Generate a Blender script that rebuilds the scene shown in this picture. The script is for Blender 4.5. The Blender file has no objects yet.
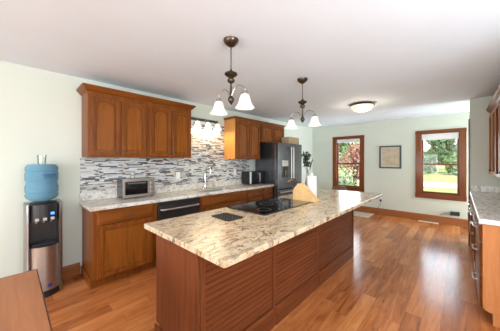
import bpy, bmesh, math, random
from mathutils import Vector, Matrix
PI = math.pi
random.seed(7)
S = bpy.context.scene
COL = S.collection

# ------------------------------------------------------------------ camera
cam_d = bpy.data.cameras.new('camera')
cam = bpy.data.objects.new('camera', cam_d); COL.objects.link(cam)
cam_d.sensor_width = 36.0
cam_d.lens = 36.0 * 224.718 / 500.0
cam_d.shift_y = -5.05 / 500.0
cam_d.clip_start = 0.05; cam_d.clip_end = 400
cam.location = (0, 0, 1.427)
cam.rotation_euler = (PI / 2, 0, math.radians(43.12 - 90))
S.camera = cam

# ------------------------------------------------------------------ world, sun, daylight, exposure
S.view_settings.view_transform = 'Standard'
S.view_settings.look = 'None'
S.view_settings.exposure = 0.62
S.view_settings.gamma = 1.0
S.view_settings.use_curve_mapping = False
S.cycles.max_bounces = 12
S.cycles.diffuse_bounces = 6
S.cycles.glossy_bounces = 5
S.cycles.transmission_bounces = 10
S.cycles.transparent_max_bounces = 16
S.cycles.sample_clamp_indirect = 6.0
S.cycles.caustics_reflective = False
S.cycles.caustics_refractive = False

W = bpy.data.worlds.new('sky'); S.world = W; W.use_nodes = True
wn = W.node_tree; wn.nodes.clear()
sky = wn.nodes.new('ShaderNodeTexSky'); sky.sky_type = 'NISHITA'
sky.sun_disc = False; sky.sun_elevation = math.radians(48); sky.sun_rotation = math.radians(250)
sky.air_density = 1.0; sky.dust_density = 2.5
bgn = wn.nodes.new('ShaderNodeBackground'); bgn.inputs['Strength'].default_value = 0.30
won = wn.nodes.new('ShaderNodeOutputWorld')
wn.links.new(sky.outputs[0], bgn.inputs[0]); wn.links.new(bgn.outputs[0], won.inputs[0])

def add_light(name, kind, loc, energy, color, aim=None, size=None, size_y=None, radius=None):
    d = bpy.data.lights.new(name, kind); d.energy = energy; d.color = color
    if kind == 'AREA':
        d.shape = 'RECTANGLE'; d.size = size; d.size_y = size_y
    if radius is not None and kind == 'POINT': d.shadow_soft_size = radius
    o = bpy.data.objects.new(name, d); COL.objects.link(o); o.location = loc
    if aim is not None:
        o.rotation_euler = Vector(aim).to_track_quat('-Z', 'Y').to_euler()
    return o

sun = add_light('sun', 'SUN', (0, 0, 20), 2.8, (1, .95, .86), aim=(0.66, 0.25, -0.85)); sun.data.angle = math.radians(1)
# added fill lamps out of view; the walls there have no openings
add_light('fill_rear', 'AREA', (-2.9, -1.2, 1.45), 95, (.84, .93, 1.0), aim=(1, -0.12, 0.15), size=3.2, size_y=1.9)
add_light('fill_rear_low', 'AREA', (-2.9, 1.7, 0.95), 100, (.94, .97, 1.0), aim=(1, 0.05, -0.5), size=1.6, size_y=1.8)  # added to lift the floor and wall at lower left
add_light('fill_side', 'AREA', (0.1, -3.1, 1.3), 72, (.88, .95, 1.0), aim=(0.3, 1, -0.25), size=3.6, size_y=1.9)
add_light('fill_far_right', 'AREA', (6.0, -3.1, 1.2), 145, (.82, .92, 1.0), aim=(-0.12, 1, 0.15), size=1.2, size_y=2.0)  # added to brighten the far end beyond the partition
# added fill panel aimed upwards to brighten the ceiling
add_light('fill_ceiling', 'AREA', (0.5, -1.8, 1.5), 95, (.80, .91, 1.0), aim=(0.6, 0.3, 1), size=1.6, size_y=1.6)
# sky light entering at the two windows of the far wall
add_light('daylight_far_window', 'AREA', (6.86, 0.348, 1.36), 12, (.88, .95, 1.0), aim=(-1, 0, 0.35), size=.64, size_y=1.36)
add_light('daylight_garden_window', 'AREA', (6.86, 2.378, 1.36), 12, (.88, .95, 1.0), aim=(-1, 0, 0.35), size=.64, size_y=1.36)

# ------------------------------------------------------------------ materials
def newmat(name):
    m = bpy.data.materials.new(name); m.use_nodes = True
    nt = m.node_tree; nt.nodes.clear()
    out = nt.nodes.new('ShaderNodeOutputMaterial')
    return m, nt, out
def N(nt, t, **kw):
    n = nt.nodes.new(t)
    for k, v in kw.items():
        if k.startswith('i_'): n.inputs[k[2:].replace('_', ' ')].default_value = v
        else: setattr(n, k, v)
    return n
def ramp(nt, fac, stops, interp='LINEAR'):
    r = nt.nodes.new('ShaderNodeValToRGB'); r.color_ramp.interpolation = interp
    e = r.color_ramp.elements
    while len(e) > 1: e.remove(e[-1])
    e[0].position = stops[0][0]; e[0].color = (*stops[0][1], 1)
    for p, c in stops[1:]:
        q = e.new(p); q.color = (*c, 1)
    nt.links.new(fac, r.inputs[0]); return r.outputs[0]
def mix(nt, fac, a, b, mode='MIX'):
    n = nt.nodes.new('ShaderNodeMix'); n.data_type = 'RGBA'; n.blend_type = mode
    for inp, v in ((n.inputs[0], fac), (n.inputs[6], a), (n.inputs[7], b)):
        if hasattr(v, 'is_output'): nt.links.new(v, inp)
        elif isinstance(v, (tuple, list)): inp.default_value = (*v, 1)
        else: inp.default_value = v
    return n.outputs[2]
def math_(nt, op, a, b=None):
    n = nt.nodes.new('ShaderNodeMath'); n.operation = op
    for i, v in enumerate((a, b)):
        if v is None: continue
        if hasattr(v, 'is_output'): nt.links.new(v, n.inputs[i])
        else: n.inputs[i].default_value = v
    return n.outputs[0]
def bsdf(nt, out, color=None, rough=.5, metal=0., coat=0., spec=.5, **kw):
    b = nt.nodes.new('ShaderNodeBsdfPrincipled')
    b.inputs['Roughness'].default_value = rough; b.inputs['Metallic'].default_value = metal
    b.inputs['Coat Weight'].default_value = coat; b.inputs['Coat Roughness'].default_value = .12
    b.inputs['Specular IOR Level'].default_value = spec
    if color is not None:
        if hasattr(color, 'is_output'): nt.links.new(color, b.inputs['Base Color'])
        else: b.inputs['Base Color'].default_value = (*color, 1)
    for k, v in kw.items():
        b.inputs[k.replace('_', ' ')].default_value = v
    nt.links.new(b.outputs[0], out.inputs[0]); return b
def coords(nt, scale=(1, 1, 1), loc=(0, 0, 0), rot=(0, 0, 0)):
    tc = nt.nodes.new('ShaderNodeTexCoord'); mp = nt.nodes.new('ShaderNodeMapping')
    mp.inputs['Scale'].default_value = scale; mp.inputs['Location'].default_value = loc; mp.inputs['Rotation'].default_value = rot
    nt.links.new(tc.outputs['Object'], mp.inputs[0]); return mp.outputs[0]
def noise(nt, vec, scale, detail=3, rough=.5, dist=0.):
    n = N(nt, 'ShaderNodeTexNoise'); n.inputs['Scale'].default_value = scale; n.inputs['Detail'].default_value = detail
    n.inputs['Roughness'].default_value = rough; n.inputs['Distortion'].default_value = dist
    nt.links.new(vec, n.inputs['Vector']); return n.outputs['Fac']
def bump(nt, b, h, strength=.1, dist=.01):
    n = N(nt, 'ShaderNodeBump'); n.inputs['Strength'].default_value = strength; n.inputs['Distance'].default_value = dist
    nt.links.new(h, n.inputs['Height']); nt.links.new(n.outputs[0], b.inputs['Normal'])

def plain(name, color, rough=.5, metal=0., coat=0., spec=.5, var=.06, vscale=8., **kw):
    m, nt, out = newmat(name)
    f = noise(nt, coords(nt), vscale, 3)
    lo = tuple(c * (1 - var) for c in color); hi = tuple(min(1, c * (1 + var)) for c in color)
    bsdf(nt, out, ramp(nt, f, [(.3, lo), (.7, hi)]), rough, metal, coat, spec, **kw); return m
def wood(name, dark, mid, light, axis='z', rough=.34, coat=.0, fine=1.):
    m, nt, out = newmat(name)
    sc = {'x': (.9, 14, 14), 'y': (14, .9, 14), 'z': (14, 14, .9)}[axis]
    v = coords(nt, sc)
    f1 = noise(nt, v, 1.6 * fine, 5, .6, .6)
    f2 = noise(nt, coords(nt, tuple(s * 5 for s in sc)), 2.2 * fine, 3, .6)
    c = ramp(nt, f1, [(.25, dark), (.5, mid), (.78, light)])
    c = mix(nt, math_(nt, 'MULTIPLY', math_(nt, 'SUBTRACT', 1, f2), .5), c, dark)
    b = bsdf(nt, out, c, rough, 0, coat, .18); bump(nt, b, f2, .06, .004); return m

CH = ((.105, .028, .005), (.220, .064, .010), (.32, .104, .017))
M = {}
M['cherry_v'] = wood('cherry wood upright grain', *CH, 'z')
M['cherry_panel'] = wood('cherry panel veneer', (.135, .039, .006), (.265, .083, .012), (.36, .126, .019), 'z', .30)
M['cherry_x'] = wood('cherry wood lengthwise grain', *CH, 'x')
M['cherry_y'] = wood('cherry wood crosswise grain', *CH, 'y')
IS = ((.085, .022, .008), (.165, .046, .016), (.23, .070, .026))
M['island_v'] = wood('island wood upright grain', *IS, 'z', .4, .2)
M['island_x'] = wood('island wood lengthwise grain', *IS, 'x', .4, .2)
M['honey'] = wood('cherry wood with lamp glow', (.42, .17, .04), (.58, .27, .07), (.66, .34, .10), 'z', .35, .3)  # cabinet wood with the light bar's yellow glow put into its colour
M['casing_z'] = wood('oak casing upright', (.12, .030, .008), (.20, .055, .015), (.27, .085, .024), 'z', .4, .15)
M['casing_y'] = wood('oak casing level', (.12, .030, .008), (.20, .055, .015), (.27, .085, .024), 'y', .4, .15)
M['base_x'] = wood('baseboard wood lengthwise', (.22, .07, .022), (.36, .125, .04), (.44, .165, .055), 'x', .4, .2)
M['base_y'] = wood('baseboard wood crosswise', (.22, .07, .022), (.36, .125, .04), (.44, .165, .055), 'y', .4, .2)
M['table'] = wood('table veneer', (.28, .105, .042), (.38, .15, .062), (.45, .19, .08), 'y', .42, .0)
M['table_edge'] = wood('dark table edge', (.05, .02, .01), (.09, .035, .017), (.12, .05, .02), 'x', .5, .1)
M['block'] = wood('pale knife block wood', (.60, .36, .15), (.72, .46, .21), (.80, .54, .27), 'x', .5, .1)
M['endpanel'] = wood('tan end panel wood', (.33, .115, .035), (.47, .18, .06), (.56, .23, .08), 'z', .4, .2)
M['wall'] = plain('pale sage wall paint', (.65, .69, .61), .7, var=.015, vscale=2, spec=.25)
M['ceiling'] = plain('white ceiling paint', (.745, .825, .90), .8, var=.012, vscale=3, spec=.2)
M['white'] = plain('white plastic', (.82, .82, .80), .4, var=.02)
M['steel'] = plain('brushed stainless steel', (.62, .62, .61), .3, 1., var=.05, vscale=30)
M['warmsteel'] = plain('satin steel front', (.44, .40, .36), .32, .9, var=.05, vscale=20)
M['darksteel'] = plain('dark brushed steel', (.36, .36, .37), .28, 1., var=.05, vscale=30)
M['chrome'] = plain('polished chrome', (.8, .8, .8), .12, 1., var=.01)
M['blacksteel'] = plain('black stainless steel', (.125, .128, .135), .26, .85, var=.08, vscale=12)
M['blackpl'] = plain('black plastic', (.014, .014, .016), .35, var=.1)
M['blackgl'] = plain('black glass', (.006, .006, .008), .06, coat=.5, var=.1)
M['grayring'] = plain('grey printed ring', (.12, .12, .125), .3, var=.05)
M['bronze'] = plain('antique bronze', (.085, .062, .042), .32, .9, var=.15, vscale=40)
M['nickel'] = plain('brushed nickel', (.42, .40, .37), .3, .9, var=.06, vscale=40)
M['iron'] = plain('dark cast iron', (.035, .03, .028), .5, .4, var=.2, vscale=60)
M['pewter'] = plain('dark pewter', (.10, .09, .08), .35, .8, var=.1, vscale=40)
M['paper'] = plain('white paper', (.72, .71, .69), .9, var=.02, vscale=60)
M['greyvase'] = plain('grey glazed pottery', (.34, .34, .36), .35, var=.06)
M['darkleaf'] = plain('dark dried leaves', (.025, .034, .022), .7, var=.3, vscale=30)
M['brownleaf'] = plain('brown dried leaf', (.09, .055, .03), .7, var=.3, vscale=30)
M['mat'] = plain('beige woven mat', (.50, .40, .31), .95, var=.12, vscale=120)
M['register'] = plain('cream register enamel', (.70, .62, .50), .5, var=.03)
M['greenframe'] = plain('dark green frame paint', (.055, .07, .06), .45, var=.1, vscale=30)
M['basket'] = plain('woven tan basket', (.40, .29, .17), .85, var=.25, vscale=90)
M['dkbasket'] = plain('dark basket trim', (.06, .04, .025), .8, var=.25, vscale=60)
M['blind'] = plain('white pleated blind', (.82, .82, .84), .8, var=.02)
M['chairwood'] = wood('grey brown chair wood', (.16, .09, .055), (.24, .14, .09), (.30, .18, .12), 'z', .5, .1)
M['blueink'] = plain('dark blue ink', (.01, .03, .22), .5, var=.05)
M['knifehandle'] = plain('dark brown knife handle', (.045, .03, .026), .4, var=.2)
M['matboard'] = plain('cream mat board', (.56, .53, .43), .85, var=.03)
M['cooktrim'] = plain('cooktop trim', (.04, .04, .045), .3, .5, var=.05)

def emis(name, color, strength, base=(.9, .88, .84), rough=.3):
    m, nt, out = newmat(name)
    b = bsdf(nt, out, base, rough)
    f = noise(nt, coords(nt), 30, 2)
    nt.links.new(ramp(nt, f, [(.3, tuple(c * .92 for c in color)), (.7, color)]), b.inputs['Emission Color'])
    b.inputs['Emission Strength'].default_value = strength; return m
M['shade'] = emis('glowing alabaster glass', (1.0, .84, .64), .36, (.85, .83, .78))
M['bowl'] = emis('glowing frosted bowl', (1.0, .80, .56), .42, (.80, .72, .62))
M['barshade'] = emis('bright bell glass', (1.0, .93, .80), 1.2)
M['led'] = emis('blue indicator light', (.05, .25, 1.0), 2.0, (.02, .05, .3))

def clear_glass(name, tint, mixf=.1, rough=.02):
    m, nt, out = newmat(name)
    t = N(nt, 'ShaderNodeBsdfTransparent'); t.inputs[0].default_value = (*tint, 1)
    g = N(nt, 'ShaderNodeBsdfGlossy'); g.inputs['Roughness'].default_value = rough
    lw = N(nt, 'ShaderNodeLayerWeight'); lw.inputs[0].default_value = .35
    f = math_(nt, 'ADD', math_(nt, 'MULTIPLY', lw.outputs['Fresnel'], .2 + mixf), mixf * .1)
    mx = N(nt, 'ShaderNodeMixShader'); nt.links.new(f, mx.inputs[0])
    nt.links.new(t.outputs[0], mx.inputs[1]); nt.links.new(g.outputs[0], mx.inputs[2]); nt.links.new(mx.outputs[0], out.inputs[0]); return m
M['pane'] = clear_glass('window glass', (.97, .985, .97), 0.)
M['cabglass'] = clear_glass('cabinet glass', (.88, .90, .88), .4)
M['tumbler'] = clear_glass('clear tumbler glass', (.93, .95, .94), .5)
def bottle_mat():
    m, nt, out = newmat('blue bottle plastic')
    b = bsdf(nt, out, (.33, .69, .96), .06, IOR=1.14, Transmission_Weight=.72)
    return m
M['bottle'] = bottle_mat()

def floor_mat():
    m, nt, out = newmat('hickory plank floor')
    v = coords(nt)
    sp = N(nt, 'ShaderNodeSeparateXYZ'); nt.links.new(v, sp.inputs[0])
    x, y = sp.outputs[0], sp.outputs[1]
    pw, pl = .127, 1.25
    ry = math_(nt, 'DIVIDE', y, pw); row = math_(nt, 'FLOOR', ry)
    wn1 = N(nt, 'ShaderNodeTexWhiteNoise', noise_dimensions='1D'); nt.links.new(row, wn1.inputs['W'])
    rx = math_(nt, 'ADD', math_(nt, 'DIVIDE', x, pl), math_(nt, 'MULTIPLY', wn1.outputs['Value'], 9.0))
    cell = math_(nt, 'FLOOR', rx)
    cb = N(nt, 'ShaderNodeCombineXYZ'); nt.links.new(cell, cb.inputs[0]); nt.links.new(row, cb.inputs[1])
    wn2 = N(nt, 'ShaderNodeTexWhiteNoise', noise_dimensions='2D'); nt.links.new(cb.outputs[0], wn2.inputs['Vector'])
    tone = wn2.outputs['Value']
    # grain, shifted from plank to plank
    off = N(nt, 'ShaderNodeVectorMath', operation='MULTIPLY_ADD')
    nt.links.new(wn2.outputs['Color'], off.inputs[0]); off.inputs[1].default_value = (7, 7, 0); nt.links.new(v, off.inputs[2])
    mp = N(nt, 'ShaderNodeMapping'); mp.inputs['Scale'].default_value = (1.3, 11, 1); nt.links.new(off.outputs[0], mp.inputs[0])
    g1 = noise(nt, mp.outputs[0], 1.7, 5, .62, .9)
    mp2 = N(nt, 'ShaderNodeMapping'); mp2.inputs['Scale'].default_value = (5, 60, 1); nt.links.new(off.outputs[0], mp2.inputs[0])
    g2 = noise(nt, mp2.outputs[0], 1.5, 3)
    mp3 = N(nt, 'ShaderNodeMapping'); mp3.inputs['Scale'].default_value = (2.2, 6, 1); nt.links.new(off.outputs[0], mp3.inputs[0])
    vo = N(nt, 'ShaderNodeTexVoronoi'); vo.inputs['Scale'].default_value = 1.1; nt.links.new(mp3.outputs[0], vo.inputs['Vector'])
    knot = ramp(nt, vo.outputs['Distance'], [(0.02, (1, 1, 1)), (.11, (0, 0, 0))])
    c = ramp(nt, math_(nt, 'ADD', math_(nt, 'MULTIPLY', tone, .30), math_(nt, 'MULTIPLY', g1, .75)),
             [(.30, (.25, .070, .020)), (.45, (.45, .145, .041)), (.60, (.59, .212, .064)), (.78, (.71, .305, .108))])
    c = mix(nt, math_(nt, 'MULTIPLY', g2, .30), c, (.24, .085, .03))
    c = mix(nt, math_(nt, 'MULTIPLY', knot, .7), c, (.09, .032, .014))
    fy = math_(nt, 'FRACT', ry); fx = math_(nt, 'FRACT', rx)
    ey = math_(nt, 'LESS_THAN', math_(nt, 'MINIMUM', fy, math_(nt, 'SUBTRACT', 1, fy)), .014)
    ex = math_(nt, 'LESS_THAN', math_(nt, 'MINIMUM', fx, math_(nt, 'SUBTRACT', 1, fx)), .0016)
    seam = math_(nt, 'MAXIMUM', ey, ex)
    c = mix(nt, math_(nt, 'MULTIPLY', seam, .4), c, (.06, .025, .012))
    b = bsdf(nt, out, c, .27, 0, 0, .28)
    nt.links.new(math_(nt, 'ADD', math_(nt, 'MULTIPLY', g2, .10), .15), b.inputs['Roughness'])
    bump(nt, b, math_(nt, 'SUBTRACT', g2, math_(nt, 'MULTIPLY', seam, 2)), .05, .003)
    return m
M['floor'] = floor_mat()

def granite(name, base, dark, grey, tan, veins=.5):
    m, nt, out = newmat(name)
    v = coords(nt)
    w = N(nt, 'ShaderNodeMapping'); w.inputs['Scale'].default_value = (1, 1.9, 1); w.inputs['Rotation'].default_value = (0, 0, .6)
    nt.links.new(v, w.inputs[0]); w = w.outputs[0]
    n1 = noise(nt, w, 4.0, 6, .65, 1.2)
    n2 = noise(nt, w, 13, 5, .7, .6)
    n3 = noise(nt, v, 55, 4, .7)
    n4 = noise(nt, w, 7, 5, .75, 2.0)
    c = ramp(nt, n1, [(.30, tan), (.47, base), (.60, tuple(min(1, q * 1.12) for q in base)), (.75, tan)])
    c = mix(nt, ramp(nt, n2, [(.53, (0, 0, 0)), (.62, (.85, .85, .85))]), c, grey)
    c = mix(nt, ramp(nt, n4, [(.56, (0, 0, 0)), (.60, (veins,) * 3), (.66, (veins * .7,) * 3), (.70, (0, 0, 0))]), c, dark)
    c = mix(nt, ramp(nt, n3, [(.58, (0, 0, 0)), (.68, (.8, .8, .8))]), c, dark)
    bsdf(nt, out, c, .24, 0, .0, .5); return m
M['granite'] = granite('cream and gold granite', (.60, .475, .32), (.065, .042, .03), (.24, .185, .14), (.42, .27, .135), .95)
M['granite_cool_lit'] = granite('granite with cool light in its colour', (.68, .65, .59), (.15, .125, .11), (.40, .38, .36), (.54, .48, .40), .5)  # same stone as the island, with cool light put into the colour

def mosaic_mat():
    m, nt, out = newmat('strip mosaic tile')
    v = coords(nt)
    sp = N(nt, 'ShaderNodeSeparateXYZ'); nt.links.new(v, sp.inputs[0]); x, z = sp.outputs[0], sp.outputs[2]
    rz = math_(nt, 'DIVIDE', z, .0165); row = math_(nt, 'FLOOR', rz)
    w1 = N(nt, 'ShaderNodeTexWhiteNoise', noise_dimensions='1D'); nt.links.new(row, w1.inputs['W'])
    ph = math_(nt, 'MULTIPLY', w1.outputs['Value'], 40.0)
    wob = math_(nt, 'MULTIPLY', math_(nt, 'SINE', math_(nt, 'ADD', math_(nt, 'MULTIPLY', x, 23.0), ph)), .42)
    rx = math_(nt, 'ADD', math_(nt, 'ADD', math_(nt, 'DIVIDE', x, .088), ph), wob)
    cell = math_(nt, 'FLOOR', rx)
    cb = N(nt, 'ShaderNodeCombineXYZ'); nt.links.new(cell, cb.inputs[0]); nt.links.new(row, cb.inputs[1])
    w2 = N(nt, 'ShaderNodeTexWhiteNoise', noise_dimensions='2D'); nt.links.new(cb.outputs[0], w2.inputs['Vector'])
    c = ramp(nt, w2.outputs['Value'], [(0, (.60, .61, .60)), (.30, (.40, .42, .44)), (.45, (.52, .46, .38)), (.53, (.68, .69, .69)),
             (.64, (.17, .18, .20)), (.76, (.28, .21, .155)), (.82, (.03, .032, .038)), (.94, (.09, .062, .045))], 'CONSTANT')
    fz = math_(nt, 'FRACT', rz); fx = math_(nt, 'FRACT', rx)
    g = math_(nt, 'MAXIMUM', math_(nt, 'LESS_THAN', fz, .11), math_(nt, 'LESS_THAN', fx, .02))
    c = mix(nt, g, c, (.55, .55, .53))
    b = bsdf(nt, out, c, .22, 0, .0, .5); bump(nt, b, math_(nt, 'SUBTRACT', 1, g), .15, .002); return m
M['mosaic'] = mosaic_mat()

def print_mat():
    m, nt, out = newmat('faded sepia print')
    v = coords(nt)
    n1 = noise(nt, v, 9, 5, .6, .5); n2 = noise(nt, v, 60, 3, .6)
    c = ramp(nt, n1, [(.35, (.46, .37, .25)), (.6, (.58, .49, .35))])
    c = mix(nt, ramp(nt, n2, [(.56, (0, 0, 0)), (.66, (.35, .35, .35))]), c, (.28, .21, .13))
    bsdf(nt, out, c, .6); return m
M['print'] = print_mat()
def leafy(name, a, b_, c_):
    m, nt, out = newmat(name)
    oi = N(nt, 'ShaderNodeNewGeometry')
    c = ramp(nt, oi.outputs['Random Per Island'], [(0, a), (.5, b_), (1, c_)])
    d = bsdf(nt, out, c, .8, spec=.0)
    return m
M['leaf_mid'] = leafy('mid green leaves', (.10, .16, .06), (.20, .29, .12), (.36, .45, .23))
M['leaf_pale'] = leafy('pale green leaves', (.22, .31, .13), (.40, .50, .27), (.66, .72, .52))
M['leaf_dark'] = leafy('blue green leaves', (.06, .115, .055), (.125, .20, .10), (.23, .33, .17))
M['leaf_red'] = leafy('dusky red leaves', (.20, .06, .06), (.42, .16, .13), (.60, .33, .26))
M['bark'] = plain('bark', (.12, .085, .06), .9, var=.3, vscale=12)
M['lawn'] = plain('sunlit lawn', (.40, .43, .18), .95, var=.2, vscale=1.5, spec=.1)
M['road'] = plain('pale gravel drive', (.62, .58, .54), .9, var=.06, vscale=3, spec=.1)

# ------------------------------------------------------------------ mesh helpers
def box(bm, x0, x1, y0, y1, z0, z1):
    vs = [bm.verts.new((x, y, z)) for z in (z0, z1) for x, y in ((x0, y0), (x1, y0), (x1, y1), (x0, y1))]
    for f in ((0, 3, 2, 1), (4, 5, 6, 7), (0, 1, 5, 4), (1, 2, 6, 5), (2, 3, 7, 6), (3, 0, 4, 7)):
        bm.faces.new([vs[i] for i in f])
def ring_loft(bm, rings, cap=True, closed=False):
    R = [[bm.verts.new(p) for p in r] for r in rings]; n = len(R[0])
    pairs = list(zip(R, R[1:])) + ([(R[-1], R[0])] if closed else [])
    for a, b in pairs:
        for i in range(n):
            try: bm.faces.new((a[i], a[(i + 1) % n], b[(i + 1) % n], b[i]))
            except ValueError: pass
    if cap and not closed:
        bm.faces.new(R[0][::-1]); bm.faces.new(R[-1])
def lathe(bm, prof, c=(0, 0, 0), seg=24, cap=True):
    rings = [[(c[0] + max(r, 1e-4) * math.cos(2 * PI * i / seg), c[1] + max(r, 1e-4) * math.sin(2 * PI * i / seg), c[2] + z) for i in range(seg)] for r, z in prof]
    ring_loft(bm, rings, cap)
def tube(bm, pts, r, seg=10, cap=True):
    pts = [Vector(p) for p in pts]; rs = r if isinstance(r, (list, tuple)) else [r] * len(pts)
    rings = []; up = None
    for i, p in enumerate(pts):
        d = (pts[min(i + 1, len(pts) - 1)] - pts[max(i - 1, 0)]).normalized()
        if up is None: up = d.orthogonal().normalized()
        up = (up - d * up.dot(d)).normalized(); s = d.cross(up)
        rings.append([p + (up * math.cos(2 * PI * k / seg) + s * math.sin(2 * PI * k / seg)) * rs[i] for k in range(seg)])
    ring_loft(bm, rings, cap)
def prism(bm, poly, axis, a, b):
    # poly: (u, v) pairs; axis x -> (y, z), y -> (x, z), z -> (x, y)
    f = {'x': lambda u, v, w: (w, u, v), 'y': lambda u, v, w: (u, w, v), 'z': lambda u, v, w: (u, v, w)}[axis]
    ring_loft(bm, [[f(u, v, a) for u, v in poly], [f(u, v, b) for u, v in poly]])
def curve_pts(ctrl, n=8):
    # Catmull-Rom through ctrl
    P = [Vector(c) for c in ctrl]; P = [P[0] * 2 - P[1]] + P + [P[-1] * 2 - P[-2]]; out = []
    for i in range(1, len(P) - 2):
        for k in range(n):
            t = k / n
            out.append(.5 * ((2 * P[i]) + (P[i + 1] - P[i - 1]) * t + (2 * P[i - 1] - 5 * P[i] + 4 * P[i + 1] - P[i + 2]) * t * t + (3 * P[i] - P[i - 1] - 3 * P[i + 1] + P[i + 2]) * t ** 3))
    out.append(P[-2]); return out

ORIGIN = {}
def emit(name, bm, m, parent=None, bevel=0., smooth=False, at=None, recalc=True):
    """links bm (given in room coordinates) as one mesh object under parent; at = own origin of a top-level mesh"""
    if recalc: bmesh.ops.recalc_face_normals(bm, faces=bm.faces)
    o0 = Vector(ORIGIN[parent.name]) if parent is not None else Vector(at or (0, 0, 0))
    if o0.length: bmesh.ops.translate(bm, verts=bm.verts, vec=-o0)
    me = bpy.data.meshes.new(name); bm.to_mesh(me); bm.free()
    o = bpy.data.objects.new(name, me); COL.objects.link(o)
    me.materials.append(M[m] if isinstance(m, str) else m)
    if smooth:
        for p in me.polygons: p.use_smooth = True
        if smooth != 'all':
            me.set_sharp_from_angle(angle=math.radians(40))
    if bevel:
        bv = o.modifiers.new('bevel', 'BEVEL'); bv.width = bevel; bv.segments = 2; bv.limit_method = 'ANGLE'; bv.angle_limit = math.radians(40)
    if parent is not None: o.parent = parent
    else: o.location = o0
    ORIGIN[o.name] = tuple(o0); return o
def thing(name, label, cat, loc, group=None):
    o = bpy.data.objects.new(name, None); COL.objects.link(o); o.location = loc; o.empty_display_size = .1
    o['label'] = label; o['category'] = cat
    if group: o['group'] = group
    ORIGIN[o.name] = tuple(loc); return o
def tag(o, label, cat, group=None, kind=None):
    o['label'] = label; o['category'] = cat
    if group: o['group'] = group
    if kind: o['kind'] = kind
    return o
def struct(o, label=None):
    o['kind'] = 'structure'
    if label: o['label'] = label
    return o
def B(*boxes):
    bm = bmesh.new()
    for b in boxes: box(bm, *b)
    return bm
def dup(root, loc, label):
    r = root.copy(); COL.objects.link(r); r.location = loc; r['label'] = label
    for ch in list(root.children):
        c = ch.copy(); COL.objects.link(c); c.parent = r
        for g in ch.children:
            d = g.copy(); COL.objects.link(d); d.parent = c
    return r

YW, XF, CZ = 3.49, 6.682, 2.465
# ------------------------------------------------------------------ room shell
struct(emit('floor', B((-3.1, 6.85, -3.3, 3.6, -.12, 0)), 'floor'), 'honey brown wood plank floor')
struct(emit('ceiling', B((-3.1, 6.85, -3.3, 3.6, CZ, CZ + .12)), 'ceiling'), 'plain white ceiling')
struct(emit('wall_left', B((-3.1, 6.85, YW, 3.6, 0, CZ)), 'wall'), 'pale sage wall behind the kitchen cabinets')
WIN = (2.378, .348)
HZ0, HZ1, HW = .645, 2.065, .345
bm = bmesh.new()
ys = [-3.3, WIN[1] - HW, WIN[1] + HW, WIN[0] - HW, WIN[0] + HW, YW]
box(bm, XF, XF + .16, -3.3, YW, 0, HZ0); box(bm, XF, XF + .16, -3.3, YW, HZ1, CZ)
for a, b in ((0, 1), (2, 3), (4, 5)): box(bm, XF, XF + .16, ys[a], ys[b], HZ0, HZ1)
struct(emit('wall_far', bm, 'wall'), 'pale sage far wall with two windows')
PX, PY = 5.30, -.115
struct(emit('wall_partition', B((PX, PX + .12, -2.4, PY, 0, CZ)), 'wall'), 'short wall at the end of the right counter')
RY = -.74
struct(emit('wall_right', B((2.3, PX, RY - .12, RY, 0, CZ)), 'wall'), 'pale wall behind the right counter')
struct(emit('wall_back', B((-3.1, -3.0, -3.3, YW, 0, CZ)), 'wall'), 'wall behind the photographer')
struct(emit('wall_side', B((-3.0, XF, -3.3, -3.2, 0, CZ)), 'wall'), 'wall on the photographer side')
struct(emit('trim_1', B((PX - .012, PX + .132, PY + .001, PY + .016, 0, 2.13)), 'casing_z'), 'wood strip on the end of the short wall')
bm = bmesh.new()
prism(bm, [(YW, 0), (YW - .018, 0), (YW - .018, .125), (YW - .010, .15), (YW, .15)], 'x', -3.0, .60)
struct(emit('baseboard_left', bm, 'base_x'), 'wooden baseboard left of the kitchen cabinets')
bm = bmesh.new()
prism(bm, [(YW, 0), (YW - .018, 0), (YW - .018, .14), (YW - .010, .165), (YW, .165)], 'x', 4.9, XF)
struct(emit('baseboard_kitchen', bm, 'base_x'), 'wooden baseboard beyond the fridge')
bm = bmesh.new()
prism(bm, [(XF, 0), (XF - .018, 0), (XF - .018, .14), (XF - .010, .165), (XF, .165)], 'y', -2.4, YW - .02)
struct(emit('baseboard_far', bm, 'base_y'), 'wooden baseboard along the far wall')
struct(emit('wall_tile', B((.60, 3.70, YW - .009, YW - .0005, 1.0145, 1.462), (1.995, 2.955, YW - .009, YW - .0005, 1.462, 2.115)), 'mosaic'), 'strip mosaic backsplash in white, grey, tan and black')

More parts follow.
